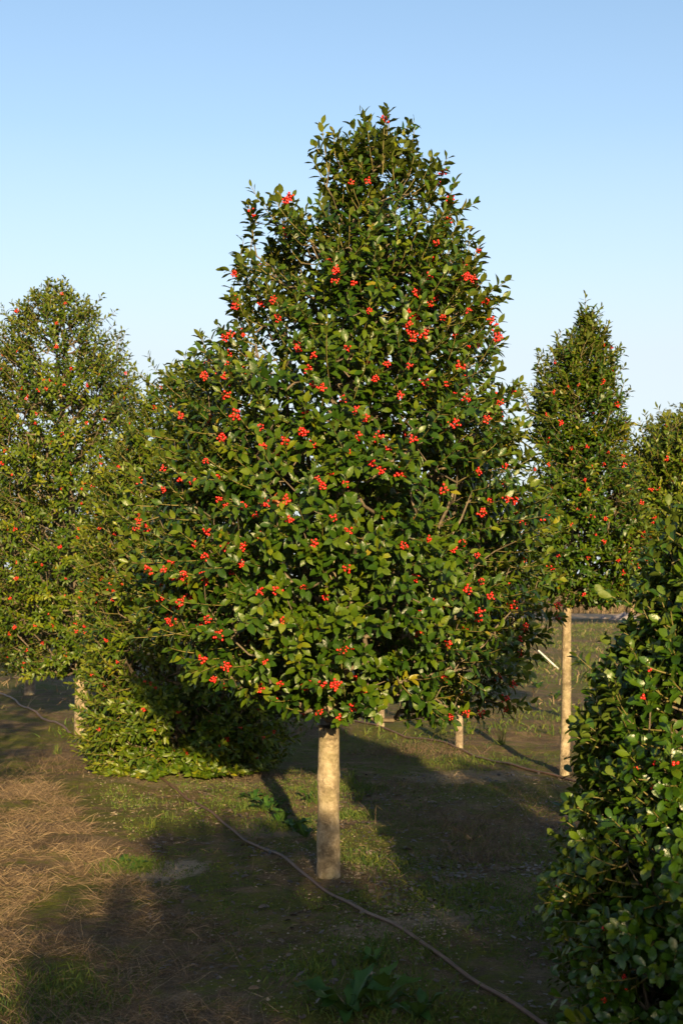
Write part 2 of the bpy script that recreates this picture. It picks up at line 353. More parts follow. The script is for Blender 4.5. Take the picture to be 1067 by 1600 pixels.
# ------------------------------------------------------------------ trees
def make_tree(name, label, base, trunk, profile, shoots, leaf, seed, group=None, depth=1.0, mat='leaf', bark='trunk', kind='mid',
              ratio=.5, spacing=.016, shoot_len=(.12, .26), berries=0, bset=None, nleaf=0, leads=(), inner=.22, ktube=4, gap=-.25, gapscale=2.6,
              tip_yellow=.55, droop=0.0, bark_sides=14, trunk_bump=.05, berry_scale=1.0, notches=(), lo_elev=-8, category='tree', lobes=.16, reach=.14, low_fill=0.0):
    """trunk: (z, dx, radius) rows; profile: (z, left, right) rows of the crown from the base; shoots: number of leafy shoots"""
    r = rng(seed); bx, by = base; bz = float(hgt(bx, by)) - .01
    root = empty(name, (bx, by, bz)); tag(root, label, category, group)
    tz = np.array([t[0] for t in trunk]); tx = np.array([t[1] for t in trunk]); tr = np.array([t[2] for t in trunk])
    zz = np.arange(-.06, tz[-1] + .001, .03)
    wob = seed * 1.7
    ax = np.interp(zz, tz, tx) + .012 * np.sin(zz * 3.1 + wob) * np.clip(zz, 0, 1); ay = .014 * np.sin(zz * 2.3 + wob * 2) * np.clip(zz, 0, 1)
    rad = np.interp(zz, tz, tr)
    V, F = tube_path(np.stack([ax, ay, zz], 1), rad, bark_sides, trunk_bump, seed)
    obj_np('trunk', V, F, M[bark], root)
    pz = np.array([p[0] for p in profile])[::-1]; pl = np.array([p[1] for p in profile])[::-1]; pr = np.array([p[2] for p in profile])[::-1]
    if pz[0] > pz[-1]: pz, pl, pr = pz[::-1], pl[::-1], pr[::-1]
    zs = np.linspace(pz[0], pz[-1], 400); hw = (np.interp(zs, pz, pr) - np.interp(zs, pz, pl)) / 2
    cdf = np.cumsum((hw + .08) * (1 + low_fill * np.exp(-(zs - zs[0]) / .45))); cdf /= cdf[-1]
    hmean = np.convolve(np.pad(hw, 40, 'edge'), np.ones(81) / 81, 'valid')
    # leafy shoots: tips spread through the crown's shell
    tips = []; dirs = []; lens = []; outw = []; shell = []
    need = shoots; off = Vector((seed * 3.3, seed * 1.9, 0))
    while len(tips) < need:
        z = float(np.interp(r.random(), cdf, zs)); th = r.uniform(0, 2 * math.pi)
        l_ = np.interp(z, pz, pl); r_ = np.interp(z, pz, pr); c0 = (l_ + r_) / 2; hx = (r_ - l_) / 2
        hy = min(float(np.interp(z, zs, hmean)), hx * 1.25) * depth
        rho = 1.05 - abs(r.normal(0, .15)) if r.random() > inner else math.sqrt(r.uniform(.05, .8))
        lob = 1 + lobes * noise.noise(Vector((math.cos(th) * 2.2, math.sin(th) * 2.2, z * 3.0)) + off)
        p = Vector((c0 + math.cos(th) * hx * rho * lob, math.sin(th) * hy * rho * lob, z))
        nn = noise.noise(p * gapscale + off)
        if nn < gap and rho > .72 and r.random() < .9: continue
        skip = False
        for (qx, qz, qr) in notches:
            if (p.x - qx) ** 2 + (p.z - qz) ** 2 < qr * qr * r.uniform(.6, 1.2): skip = True
        if skip: continue
        f = (z - pz[0]) / (pz[-1] - pz[0])
        el = math.radians(np.interp(f, [0, .15, .5, .85, 1], [lo_elev, 12, 34, 58, 80]) + r.normal(0, 16))
        axis_x = float(np.interp(z, zz, ax))
        o = np.array([p.x - (c0 * .5 + axis_x * .5), p.y, 0]); o = unit(o + r.normal(0, .12, 3) * [1, 1, 0] + 1e-6)
        d = o * math.cos(el) + np.array([0, 0, math.sin(el)])
        d = unit(d + r.normal(0, .12, 3)); ex = r.uniform(.04, .13) if (rho > .86 and r.random() < reach) else 0.0
        tips.append(np.array(p) + (d + np.array([0, 0, .4])) * ex); dirs.append(d); lens.append(r.uniform(*shoot_len) + ex); outw.append(o); shell.append(rho > .86)
    for (lx, lz, ldx, ldz, ll) in leads:                      # long leading shoots that break the outline
        ly = r.uniform(-.18, .10); d = unit(np.array([ldx, r.uniform(-.2, .2), ldz])); tip = np.array([lx, ly, lz])
        tips.append(tip); dirs.append(d); lens.append(ll); outw.append(d)
        for q in range(4):
            s = r.uniform(.25, .95); dd = unit(d + r.normal(0, .33, 3)); tips.append(tip - d * ll * s + dd * .09 + r.normal(0, .02, 3)); dirs.append(dd); lens.append(r.uniform(.10, .18)); outw.append(d)
    tips = np.array(tips); dirs = np.array(dirs); lens = np.array(lens); outw = np.array(outw); ns = len(tips)
    floor = .035
    tips[:, 2] = np.maximum(tips[:, 2], floor)
    # each shoot bends upwards from its base
    nseg = 4; tt = np.linspace(0, 1, nseg + 1)
    d0 = unit(dirs * .8 + outw * .5 - np.array([0, 0, .25 + droop])); bases = tips - (dirs * .55 + d0 * .45) * lens[:, None]
    ctrl = tips - dirs * (lens * .5)[:, None]
    bases[:, 2] = np.maximum(bases[:, 2], floor)
    pts = ((1 - tt) ** 2)[None, :, None] * bases[:, None] + (2 * tt * (1 - tt))[None, :, None] * ctrl[:, None] + (tt ** 2)[None, :, None] * tips[:, None]
    pts[:, :, 2] = np.maximum(pts[:, :, 2], floor * .6)
    tw = .0026 if kind == 'fine' else .0028
    Ra = np.interp(tt[:-1], [0, 1], [1.25, .55]) * tw; Rb = np.interp(tt[1:], [0, 1], [1.25, .55]) * tw
    V, F = tubes(pts[:, :-1].reshape(-1, 3), pts[:, 1:].reshape(-1, 3), np.tile(Ra, ns), np.tile(Rb, ns), 3)
    tag(obj_np('twigs', V, F, M['twig'], root), kind='stuff')
    # branch skeleton: every shoot base is led back to the nearest limb node below and inside it
    cb = max(pz[0] + .02, tz[0] + .05)
    sel = (zz >= cb - .10) & (rad > .004)
    nodes = [np.array([x_, y_, z_]) for x_, y_, z_ in zip(ax[sel], ay[sel], zz[sel])]; par = [-1] * len(nodes); ntr = len(nodes)
    A = np.zeros((ntr + ns * 14, 3)); A[:ntr] = nodes; cnt = ntr; par = np.full(len(A), -1)
    axx = np.interp(bases[:, 2], zz, ax); dist = np.hypot(bases[:, 0] - axx, bases[:, 1])
    ends = np.zeros(ns, int)
    for i in np.argsort(dist):
        b_ = bases[i]; Q = A[:cnt]; dv = b_ - Q; hd = np.hypot(dv[:, 0], dv[:, 1]); dd = np.linalg.norm(dv, axis=1)
        qd = np.hypot(Q[:, 0] - np.interp(Q[:, 2], zz, ax), Q[:, 1])
        cost = dd + 1.2 * np.maximum(0, .35 * hd - dv[:, 2]) + 1.5 * np.maximum(0, qd - dist[i] + .02)
        j = int(np.argmin(cost)); s = A[j]; L_ = dd[j]; m_ = max(1, min(10, int(L_ / .09)))
        side = r.normal(0, .05, 3) * L_
        last = j
        for q in range(1, m_ + 1):
            t = q / m_; pnt = s + (b_ - s) * t + np.array([0, 0, -.10 * L_]) * math.sin(math.pi * t) + side * math.sin(math.pi * t)
            A[cnt] = pnt; par[cnt] = last; last = cnt; cnt += 1
        ends[i] = last
    load = np.zeros(cnt); load[ends] += 1
    for i in range(cnt - 1, ntr - 1, -1): load[par[i]] += load[i]
    idx = np.arange(ntr, cnt); rr_ = np.minimum(.0021 * np.sqrt(load[:cnt]), .0125)
    pr_ = par[idx]; r0_ = np.where(pr_ < ntr, rr_[idx] * 1.15, np.minimum(rr_[pr_], rr_[idx] * 1.5))
    V, F = tubes(A[pr_], A[idx], r0_, rr_[idx], ktube)
    tag(obj_np('branches', V, F, M['branch'], root), kind='stuff')
    # leaves round every shoot
    per = np.maximum(4, (lens / spacing).astype(int)); sid = np.repeat(np.arange(ns), per)
    k = np.concatenate([np.arange(n_) for n_ in per]); u = (k + .6) / per[sid]; u = .10 + .90 * u
    n = len(sid)
    fi = np.minimum((u * nseg).astype(int), nseg - 1); ft = u * nseg - fi
    P = pts[sid, fi] * (1 - ft)[:, None] + pts[sid, fi + 1] * ft[:, None]
    D = unit(pts[sid, fi + 1] - pts[sid, fi])
    ref = np.tile([0., 0., 1.], (n, 1)); ref[np.abs(D[:, 2]) > .92] = [1., 0, 0]
    U = unit(np.cross(D, ref)); W_ = np.cross(D, U)
    ph = k * 2.39996 + r.uniform(0, 6.28, ns)[sid] + r.normal(0, .25, n)
    perp = U * np.cos(ph)[:, None] + W_ * np.sin(ph)[:, None]
    an = np.radians(np.interp(u, [0, .6, 1], [72, 58, 28]) + r.normal(0, 9, n))
    LD = unit(D * np.cos(an)[:, None] + perp * np.sin(an)[:, None] + np.array([0, 0, -.10]))
    NN = D * .8 + np.array([0, 0, .45]) + outw[sid] * .25 + r.normal(0, .22, (n, 3))
    NN = unit(NN - LD * np.sum(NN * LD, 1, keepdims=True))
    size = leaf * np.interp(u, [0, .5, .85, 1], [.85, 1.05, 1.0, .75]) * r.uniform(.78, 1.2, n)
    Wd = size * ratio * r.uniform(.88, 1.12, n)
    P = P + perp * .002 + LD * .004
    bend = r.uniform(.02, .30, n); fold = r.uniform(.1, .5, n); wave = r.normal(0, .16, n)
    shoot_v = r.normal(0, .13, ns)
    lv = np.clip(.36 + shoot_v[sid] + r.normal(0, .11, n) + tip_yellow * np.maximum(0, u - .55) , 0, .97)  # shoot tips yellower: young leaves, plus warm sunlight painted into their colour
    old = r.random(n) < .006; lv[old] = 1.0
    P[:, 2] = np.maximum(P[:, 2], .03); low = P[:, 2] < .09; LD[low, 2] = np.maximum(LD[low, 2], .0); LD = unit(LD)
    NN = unit(NN - LD * np.sum(NN * LD, 1, keepdims=True))
    single = np.zeros(n, bool)
    if nleaf:
        # the leaves that show largest: outermost ones turned to the viewer's side
        C = np.array([bx, by, bz]); eye = np.array([0, 0, H]) - (P + C); de = np.linalg.norm(eye, axis=1); ev = eye / de[:, None]
        sc = np.abs(np.sum(NN * ev, 1)) * size * Wd / de ** 2
        px = (P[:, 0] + bx) / (P[:, 1] + by) * FPX; py = (P[:, 2] + bz - H) / (P[:, 1] + by) * FPX
        inside = (px > -525) & (px < 525) & (py > -680) & (py < 880)
        cell = np.floor(px / 26).astype(int) * 4096 + np.floor(py / 26).astype(int)
        best = {}
        for i in np.argsort(de):
            c_ = cell[i]
            if not inside[i]: continue
            best.setdefault(c_, [])
            if len(best[c_]) < 3: best[c_].append(i)
        cand = np.array([i for v in best.values() for i in v])
        pick = cand[np.argsort(-sc[cand])][:nleaf]; single[pick] = True
    keep = ~single
    V, F, nv = leaf_mesh_arrays(kind, P[keep], LD[keep], NN[keep], size[keep], Wd[keep], bend[keep], fold[keep], wave[keep])
    crown = tag(obj_np('crown', V, F, M[mat], root, True, {'lv': np.repeat(lv[keep], nv)}), kind='stuff')
    if nleaf:
        var = leaf_variants(kind, mat, ratio)
        for i in np.where(single)[0]:
            o = bpy.data.objects.new('leaf', var[int(np.clip((lv[i] - .25) / .06, 0, 9))])
            x_ = np.cross(LD[i], NN[i]); s = size[i]
            o.matrix_local = Matrix(((x_[0] * s, LD[i][0] * s, NN[i][0] * s, P[i][0]), (x_[1] * s, LD[i][1] * s, NN[i][1] * s, P[i][1]),
                                     (x_[2] * s, LD[i][2] * s, NN[i][2] * s, P[i][2]), (0, 0, 0, 1)))
            link(o, root)
    if berries:
        fr = -tips[:, 1] / (np.abs(tips[:, 1]).max() + .01)          # a few more on the sunny side
        cand = r.permutation(ns)
        sh = np.array(shell + [True] * (ns - len(shell))); w_ = np.clip(.25 + 1.0 * fr, .03, 1) * np.where(sh, 1, .12); cand = [i for i in cand if r.random() < w_[i] and tips[i][2] > .15][:berries]
        for i in cand:
            s = r.uniform(.4, .8); fi_ = min(int(s * nseg), nseg - 1); q = pts[i, fi_] * (1 - (s * nseg - fi_)) + pts[i, fi_ + 1] * (s * nseg - fi_)
            q = q + unit(outw[i] + np.array([.05, -.5, .15])) * .036
            o = bpy.data.objects.new('berry_cluster', (bset or BERRY)[int(r.integers(0, len(bset or BERRY)))])
            o.location = q; o.rotation_euler = r.uniform(0, 6.28, 3); sc_ = r.uniform(.7, 1.2) * berry_scale; o.scale = (sc_, sc_, sc_)
            link(o, root)
    return root
def copy_tree(o, loc, rz, label, group=None):
    c = o.copy(); COL.objects.link(c); c.location = loc; c.rotation_euler = (0, 0, rz); c['label'] = label
    if group: c['group'] = group
    for ch in o.children:
        if ch.name.startswith(('leaf', 'berry')): continue
        d = ch.copy(); COL.objects.link(d); d.parent = c
    return c

# ---- the big berried holly in the middle
d0 = 6.67; x0 = (513 - 533.5) / FPX * d0
main_rows = [(y_, l_ - (16 if y_ > 560 else 0), r_ + (10 if y_ > 600 else 0)) for y_, l_, r_ in [(205, 556, 600), (230, 522, 640), (270, 512, 672), (320, 488, 698), (350, 408, 705), (400, 378, 735), (450, 378, 762), (500, 370, 775),
             (550, 330, 775), (600, 285, 765), (650, 272, 795), (700, 262, 825), (750, 250, 845), (800, 228, 852), (850, 212, 852), (900, 215, 850),
             (950, 235, 835), (1000, 250, 838), (1040, 268, 835), (1062, 340, 810), (1085, 420, 790), (1112, 470, 760)]]
def mp(px, py): return (px - 533.5) / FPX * d0 - x0, H + (HOR - py) / FPX * d0
leads = [(*mp(px, py), dx, dz, ln) for px, py, dx, dz, ln in
         [(569, 168, .05, 1, .34), (503, 206, -.12, 1, .26), (600, 188, .05, 1, .28), (648, 198, .18, 1, .28), (682, 248, .3, 1, .24), (708, 293, .35, 1, .24),
          (388, 320, -.15, 1, .26), (441, 308, -.05, 1, .26), (370, 392, -.3, 1, .22), (748, 404, .45, .9, .24), (786, 446, .9, .7, .30), (722, 362, .4, 1, .22),
          (308, 514, -.4, 1, .30), (362, 470, -.3, 1, .22), (785, 535, .8, .6, .22), (776, 625, .5, .8, .2), (850, 790, .9, .5, .25), (838, 690, .6, .8, .22),
          (212, 876, -1, .1, .3), (262, 700, -.8, .5, .25), (844, 1000, 1, -.15, .35), (810, 1100, .9, -.45, .3), (735, 1108, .4, -.6, .25), (488, 1100, -.3, -.7, .2), (552, 1092, .4, -.6, .2), (470, 1098, -.5, -.6, .2), (540, 1088, .1, -.8, .2), (566, 1072, .5, -.5, .25), (486, 1088, -.2, -.7, .15), (300, 1045, -.7, -.3, .25), (655, 1066, .3, -.6, .2), (690, 1100, .3, -.6, .25), (770, 1095, .7, -.5, .3), (850, 1030, 1, -.2, .3)]]
holly = make_tree('holly_tree', 'tall cone-shaped holly covered in red berries with bare pale trunk beside the hose', (x0, d0),
                  [(-.06, 0, .067), (0, 0, .0635), (.15, 0, .0605), (.45, -.004, .056), (.53, -.004, .0595), (.60, -.006, .055), (.80, -.004, .054), (1.0, .0, .049), (1.6, .03, .040), (2.4, .08, .028), (3.2, .13, .015), (3.9, .185, .004)],
                  prof(d0, x0, main_rows), 3000, .056, 11, mat='leaf', kind='fine', ratio=.50, berries=300, berry_scale=.98, nleaf=300, inner=.28, leads=leads, gap=-.10, gapscale=3.6,
                  bark_sides=28, trunk_bump=.06, depth=.95, notches=[(*mp(px, py), q_) for px, py, q_ in ((608, 582, .09), (470, 592, .08), (528, 620, .08), (412, 560, .08), (640, 300, .07), (470, 400, .08), (455, 780, .07), (545, 330, .06), (618, 1112, .11), (452, 1100, .06))])

# scars of old branches on the bare trunk
tk = [c for c in holly.children if c.name.startswith('trunk')][0]
for (sx_, sy_, rr_) in ((514, 1218, .024), (522, 1163, .014), (503, 1283, .012), (519, 1322, .014)):
    z_ = H + (HOR - sy_) / FPX * d0; an = -math.pi / 2 + (sx_ - 513) / 18.0 * .8; k = 18; V = []; F = []
    rt = float(np.interp(z_, [0, .15, .45, .53, .6, .8], [.0635, .0605, .056, .0595, .055, .054]))
    ov = np.array([math.cos(an), math.sin(an), 0]); uv = np.array([-math.sin(an), math.cos(an), 0])
    for fr_, hh in ((1.25, -.010), (1.0, .0022), (.72, .0038), (.5, .0006), (.0, .0026)):
        for j in range(k):
            q = 2 * math.pi * j / k; jit = 1 + .13 * noise.noise(Vector((math.cos(q) * 1.5, math.sin(q) * 1.5, sy_)))
            du = rr_ * fr_ * math.cos(q) * jit; V.append(np.array([-.004, 0, z_ + .01]) + ov * (math.sqrt(max(rt * rt - du * du, 0)) + hh) + uv * du + np.array([0, 0, 1]) * rr_ * .8 * fr_ * math.sin(q) * jit)
    for i in range(4):
        for j in range(k): F.append((i * k + j, i * k + (j + 1) % k, (i + 1) * k + (j + 1) % k, (i + 1) * k + j))
    obj_np('branch_scar', np.array(V), np.array(F), M['trunk'], tk)

# ---- bushy holly to the left, clothed to the ground
d1, xb = 10.4, -1.30
bush_rows = [(566, 262, 285), (600, 215, 330), (650, 190, 370), (700, 160, 400), (800, 138, 430), (900, 128, 445), (1000, 128, 455), (1060, 138, 458), (1120, 128, 455), (1165, 128, 448), (1195, 145, 430), (1212, 180, 405)]
make_tree('holly_tree', 'bushy holly clothed in leaves to the ground, hose running under it', (xb, d1),
          [(-.06, 0, .055), (0, 0, .05), (.8, 0, .043), (1.6, 0, .034), (2.6, 0, .02), (3.3, 0, .004)],
          prof(d1, xb, bush_rows), 2900, .060, 21, mat='leaf_wild', kind='mid', ratio=.40, berries=90, bset=BERRY_FAR, nleaf=300, gap=-.16, tip_yellow=.45, lo_elev=-6, low_fill=1.3, depth=.9, inner=.15, berry_scale=.68)

# ---- taller holly behind it on the left
d2 = 13.0; x2 = (128 - 533.5) / FPX * d2
left_rows = [(432, 76, 90), (462, 38, 140), (500, 8, 182), (545, -8, 202), (600, -22, 214), (700, -45, 235), (800, -60, 250), (900, -60, 250), (980, -50, 240), (1030, -30, 210), (1052, 20, 180)]
make_tree('holly_tree', 'tall holly with pale sunlit trunk standing behind the bushy one', (x2, d2),
          [(-.06, 0, .082), (0, 0, .076), (.4, 0, .069), (.8, -.01, .067), (1.4, -.04, .055), (2.5, -.12, .035), (3.6, -.22, .018), (4.5, -.3, .004)],
          prof(d2, x2, left_rows), 3200, .056, 33, mat='leaf_wild', kind='mid', ratio=.42, berries=170, bset=BERRY_FAR, gap=-.2, tip_yellow=.45, inner=.25, berry_scale=.78, bark_sides=20)

# ---- holly in the next row on the right
d3 = 10.1; x3 = (883 - 533.5) / FPX * d3
def rp(px, py): return (px - 533.5) / FPX * d3 - x3, H + (HOR - py) / FPX * d3
right_rows = [(482, 906, 920), (510, 893, 938), (550, 862, 955), (600, 838, 968), (650, 832, 976), (700, 830, 972), (760, 806, 1000), (830, 795, 1018), (900, 805, 1015), (930, 835, 1000), (944, 865, 950)]
make_tree('holly_tree', 'slim dark holly on a tall thin lichened trunk in the second row', (x3, d3),
          [(-.06, -.01, .044), (0, -.01, .041), (.5, .0, .038), (1.0, .012, .037), (1.4, .024, .034), (2.4, .07, .022), (3.2, .11, .010), (3.6, .14, .003)],
          prof(d3, x3, right_rows), 1700, .052, 41, mat='leaf', kind='mid', ratio=.42, berries=80, bset=BERRY_FAR, gap=-.14, tip_yellow=.55, inner=.15,
          leads=[(*rp(px, py), dx, dz, .25) for px, py, dx, dz in [(911, 472, 0, 1), (942, 512, .2, 1), (868, 520, -.15, 1), (838, 555, -.2, 1), (804, 594, -.4, 1), (966, 540, .3, 1), (980, 590, .3, 1), (984, 650, .3, 1)]], bark_sides=18, berry_scale=.8)

# ---- lower holly further right, its stem hidden by the near shrub
d4 = 11.2; x4 = (1062 - 533.5) / FPX * d4
make_tree('holly_tree', 'low broad holly between the slim holly and the far oak', (x4, d4),
          [(-.06, 0, .05), (0, 0, .046), (1, 0, .04), (2, .0, .025), (2.8, .0, .004)],
          prof(d4, x4, [(640, 1040, 1080), (668, 1000, 1120), (700, 975, 1150), (800, 965, 1170), (880, 968, 1165), (935, 985, 1150), (960, 1010, 1120)]), 1800, .052, 51,
          mat='leaf_wild', kind='mid', ratio=.42, berries=40, bset=BERRY_FAR, tip_yellow=.45, inner=.25, gap=-.6)

# ---- two young trees seen only by their stems under the main crown
for (px, py, rd, top, sd_, lab) in ((594, 1137, .043, 2.9, 61, 'young holly with clean grey stem seen below the big crown'),
                                    (717, 1170, .035, 2.75, 62, 'young holly with leafy sprouts on its thin shaded stem')):
    gx_, gy_ = ground(px, py)
    pf = [(top, -.05, .05), (top - .4, -.3, .3), (top - 1.0, -.5, .5), (1.3, -.55, .55), (1.05, -.35, .35)]
    if sd_ == 61: pf = [(top, -.05, .05), (top - .4, -.3, .3), (top - 1.0, -.5, .5), (1.15, -.55, .55), (.85, -.35, .35)]
    t_ = make_tree('holly_tree', lab, (gx_, gy_), [(-.06, 0, rd * 1.12), (0, 0, rd * 1.05), (.8, .005, rd * .95), (1.6, 0, rd * .7), (top - .02, 0, .004)], pf, 800, .055, sd_,
                   mat='leaf', bark='trunk2', kind='mid', ratio=.42, berries=0, tip_yellow=.45, bark_sides=14)
    if sd_ == 62:
        r = rng(8); P = []; D = []
        for q in range(46):
            th = r.uniform(0, 6.28); z = r.uniform(.12, .62); o = np.array([math.cos(th), math.sin(th), .5]); P.append(o * [.05, .05, 0] + o * r.uniform(0, .06) + [0, 0, z]); D.append(unit(o + r.normal(0, .4, 3)))
        P = np.array(P); D = np.array(D); Nn = unit(np.cross(D, r.normal(0, 1, D.shape))); n_ = len(P)
        V, F, nv = leaf_mesh_arrays('mid', P, D, Nn, np.full(n_, .05), np.full(n_, .022), np.full(n_, .1), np.full(n_, .3), np.zeros(n_))
        tag(obj_np('sprouts', V, F, M['leaf'], t_, True, {'lv': r.uniform(.3, .8, n_ * nv)}), kind='stuff')
# ---- trees further along the left row
gx_, gy_ = ground(47, 1088)
back = make_tree('holly_tree', 'shaded holly with dark stem, next along the row past the pale-trunked one', (gx_, gy_),
                 [(-.06, 0, .08), (0, 0, .075), (.8, 0, .065), (2, 0, .04), (3.6, 0, .004)],
                 [(3.7, -.05, .05), (3.2, -.5, .5), (2.2, -.95, .95), (1.2, -1.15, 1.15), (.75, -.9, .9)], 700, .058, 71, mat='leaf_wild', bark='trunk2', kind='mid', ratio=.45, spacing=.02, tip_yellow=.3)
copy_tree(back, (-5.1, 20.2, 0), 1.1, 'shaded holly at the row end, past the dark-stemmed one')
copy_tree(back, (-.45, 16.8, 0), 2.3, 'holly at the back of the second row behind the big crown')
# ---- hollies out of the picture, behind and beside the camera, that shade the foreground
SH = 'hollies of the row the camera stands in'
make_tree('holly_tree', 'broad holly standing behind the photographer', (1.40, -5.0), [(-.06, 0, .07), (0, 0, .065), (1, 0, .05), (2.9, 0, .006)],
          [(3.02, -.34, .22), (2.92, -.56, .34), (2.65, -.82, .42), (2.28, -1.22, .62), (1.6, -1.4, 1.0), (1.0, -1.2, 1.0), (.7, -.8, .8)], 1800, .07, 91, SH, kind='mid', gap=-.8, spacing=.02, inner=.4)
make_tree('holly_tree', 'low holly standing behind the photographer', (3.05, -5.8), [(-.06, 0, .06), (0, 0, .055), (1, 0, .04), (2.3, 0, .006)],
          [(2.80, -1.15, .6), (2.6, -1.40, 1.0), (1.6, -1.4, 1.4), (.8, -1.2, 1.2), (.5, -.8, .8)], 2200, .08, 92, SH, kind='mid', gap=-.9, spacing=.02, inner=.55, lobes=.05)
make_tree('holly_tree', 'holly next along the row past the glossy near shrub', (2.75, .3), [(-.06, 0, .06), (0, 0, .055), (1, 0, .04), (2.2, 0, .006)],
          [(2.35, -.15, .15), (2.1, -.5, .5), (1.5, -.7, .7), (.6, -.7, .7), (.2, -.5, .5)], 1000, .06, 93, None, kind='mid', gap=-.7, spacing=.02)
c = copy_tree(back, (-2.75, 6.1, -.02), 3.0, 'holly beside the straw-coloured grass, shading the dark hose end', SH); c.scale = (.8, .8, .8)

# ---- the near shrub on the right
d5 = 4.35; x5 = (1140 - 533.5) / FPX * d5
near_rows = [(770, 1095, 1170), (800, 1050, 1220), (850, 1020, 1255), (900, 1008, 1275), (950, 996, 1290), (1000, 985, 1300), (1050, 950, 1320), (1100, 912, 1340), (1180, 898, 1360), (1250, 894, 1370), (1330, 872, 1380), (1400, 862, 1390), (1500, 862, 1390), (1580, 868, 1380), (1605, 900, 1340)]
make_tree('holly_shrub', 'glossy dark holly shrub with few scattered berries growing right of the hose end', (x5, d5),
          [(-.06, 0, .045), (0, 0, .04), (.6, 0, .033), (1.2, 0, .02), (1.75, 0, .004)],
          prof(d5, x5, near_rows), 2000, .046, 81, mat='leaf_dark', kind='broad', ratio=.52, spacing=.0115, shoot_len=(.09, .2), berries=48, bset=BERRY_BIG, nleaf=300, gap=-.2, gapscale=4.5,
          tip_yellow=.25, inner=.2, lo_elev=10, category='shrub', lobes=.08, reach=.04)

# ------------------------------------------------------------------ far trees
def far_tree(x, y, h, wd, seed, label, group=None, nl=5200):
    r = rng(seed); root = empty('far_tree', (x, y, 0)); tag(root, label, 'tree', group)
    zz = np.linspace(-.1, h * .8, 14); V, F = tube_path(np.stack([.1 * np.sin(zz + seed), .1 * np.cos(zz * .8), zz], 1), np.linspace(h * .028, .03, 14), 8, .05, seed)
    obj_np('trunk', V, F, M['trunk2'], root)
    cl = []
    for i in range(46):
        th = r.uniform(0, 6.28); f = r.uniform(.12, 1); rr_ = wd * math.sin(math.pi * min(.98, f * .85 + .12)) ** .7 * math.sqrt(r.uniform(.1, 1)); cl.append((rr_ * math.cos(th), rr_ * math.sin(th), h * (.12 + .83 * f)))
    cl = np.array(cl); st = np.stack([np.zeros(46), np.zeros(46), cl[:, 2] * .6], 1)
    V, F = tubes(st, cl, np.full(46, h * .008), np.full(46, .015), 4); tag(obj_np('branches', V, F, M['branch'], root), kind='stuff')
    P = cl[r.integers(0, 46, nl)] + unit(r.normal(0, 1, (nl, 3))) * (r.uniform(0, 1, (nl, 1)) ** .5) * h * .13 * [1, 1, .75]
    P[:, 2] = np.maximum(P[:, 2], .1)
    D = unit(r.normal(0, 1, (nl, 3)) + [0, 0, .3]); Nn = unit(np.cross(D, r.normal(0, 1, (nl, 3)))); s = r.uniform(.7, 1.3, nl) * h * .022
    V, F, nv = leaf_mesh_arrays('mid', P, D, Nn, s, s * .6, np.full(nl, .15), np.full(nl, .3), np.zeros(nl))
    tag(obj_np('crown', V, F, M['leaf_far'], root, True, {'lv': np.repeat(np.clip(r.normal(.5, .25, nl), 0, 1), nv)}), kind='stuff')
    return root
far_tree(11.2, 40, 6.9, 2.6, 101, 'far grey-green oak rising behind the low broad holly', nl=9000)
ft = far_tree(-14, 92, 6.5, 4.4, 102, 'distant grey-green tree in the line beyond the dirt track', 'distant tree line')
r = random.Random(6)
for i, x in enumerate((-45, -37, -29, -21, -6, 1, 8, 15, 22, 29, 36, 44)):
    c = copy_tree(ft, (x + r.uniform(-1, 1), 92 + r.uniform(-5, 6), 0), r.uniform(0, 6), 'distant grey-green tree in the line beyond the dirt track', 'distant tree line')
    s = r.uniform(.65, 1.05); c.scale = (s, s, s)

# ------------------------------------------------------------------ irrigation hoses
def hose(label, pix, rad):
    P = [gz(px, py) + Vector((0, 0, rad * .9)) for px, py in pix]
    Q = []
    for i in range(len(P) - 1):
        p0 = P[max(0, i - 1)]; p1, p2 = P[i], P[i + 1]; p3 = P[min(len(P) - 1, i + 2)]
        for t in np.linspace(0, 1, 14, endpoint=False):
            Q.append(.5 * ((2 * p1) + (p2 - p0) * t + (2 * p0 - 5 * p1 + 4 * p2 - p3) * t * t + (3 * p1 - p0 - 3 * p2 + p3) * t ** 3))
    Q.append(P[-1]); Q = np.array([tuple(q) for q in Q]); Q[:, 2] = hgt(Q[:, 0], Q[:, 1]) + rad * 1.0 + .003
    V, F = tube_path(Q, np.full(len(Q), rad), 10)
    tag(obj_np('irrigation_hose', V, F, M['hose']), label, 'hose')
hose('brown irrigation hose lying in front of the big pale trunk', [(205, 1184), (238, 1208), (300, 1250), (380, 1305), (450, 1353), (520, 1400), (600, 1450), (680, 1500), (760, 1551), (850, 1608), (930, 1658)], .0085)
hose('thin dark irrigation hose lying along the second row of stems', [(455, 1100), (500, 1112), (540, 1124), (600, 1140), (650, 1153), (700, 1166), (745, 1182), (800, 1199), (850, 1211), (890, 1221), (950, 1240)], .009)
hose('dark irrigation hose end lying in shade left of the pale trunk', [(-30, 1068), (10, 1088), (50, 1112), (85, 1130), (112, 1146)], .011)

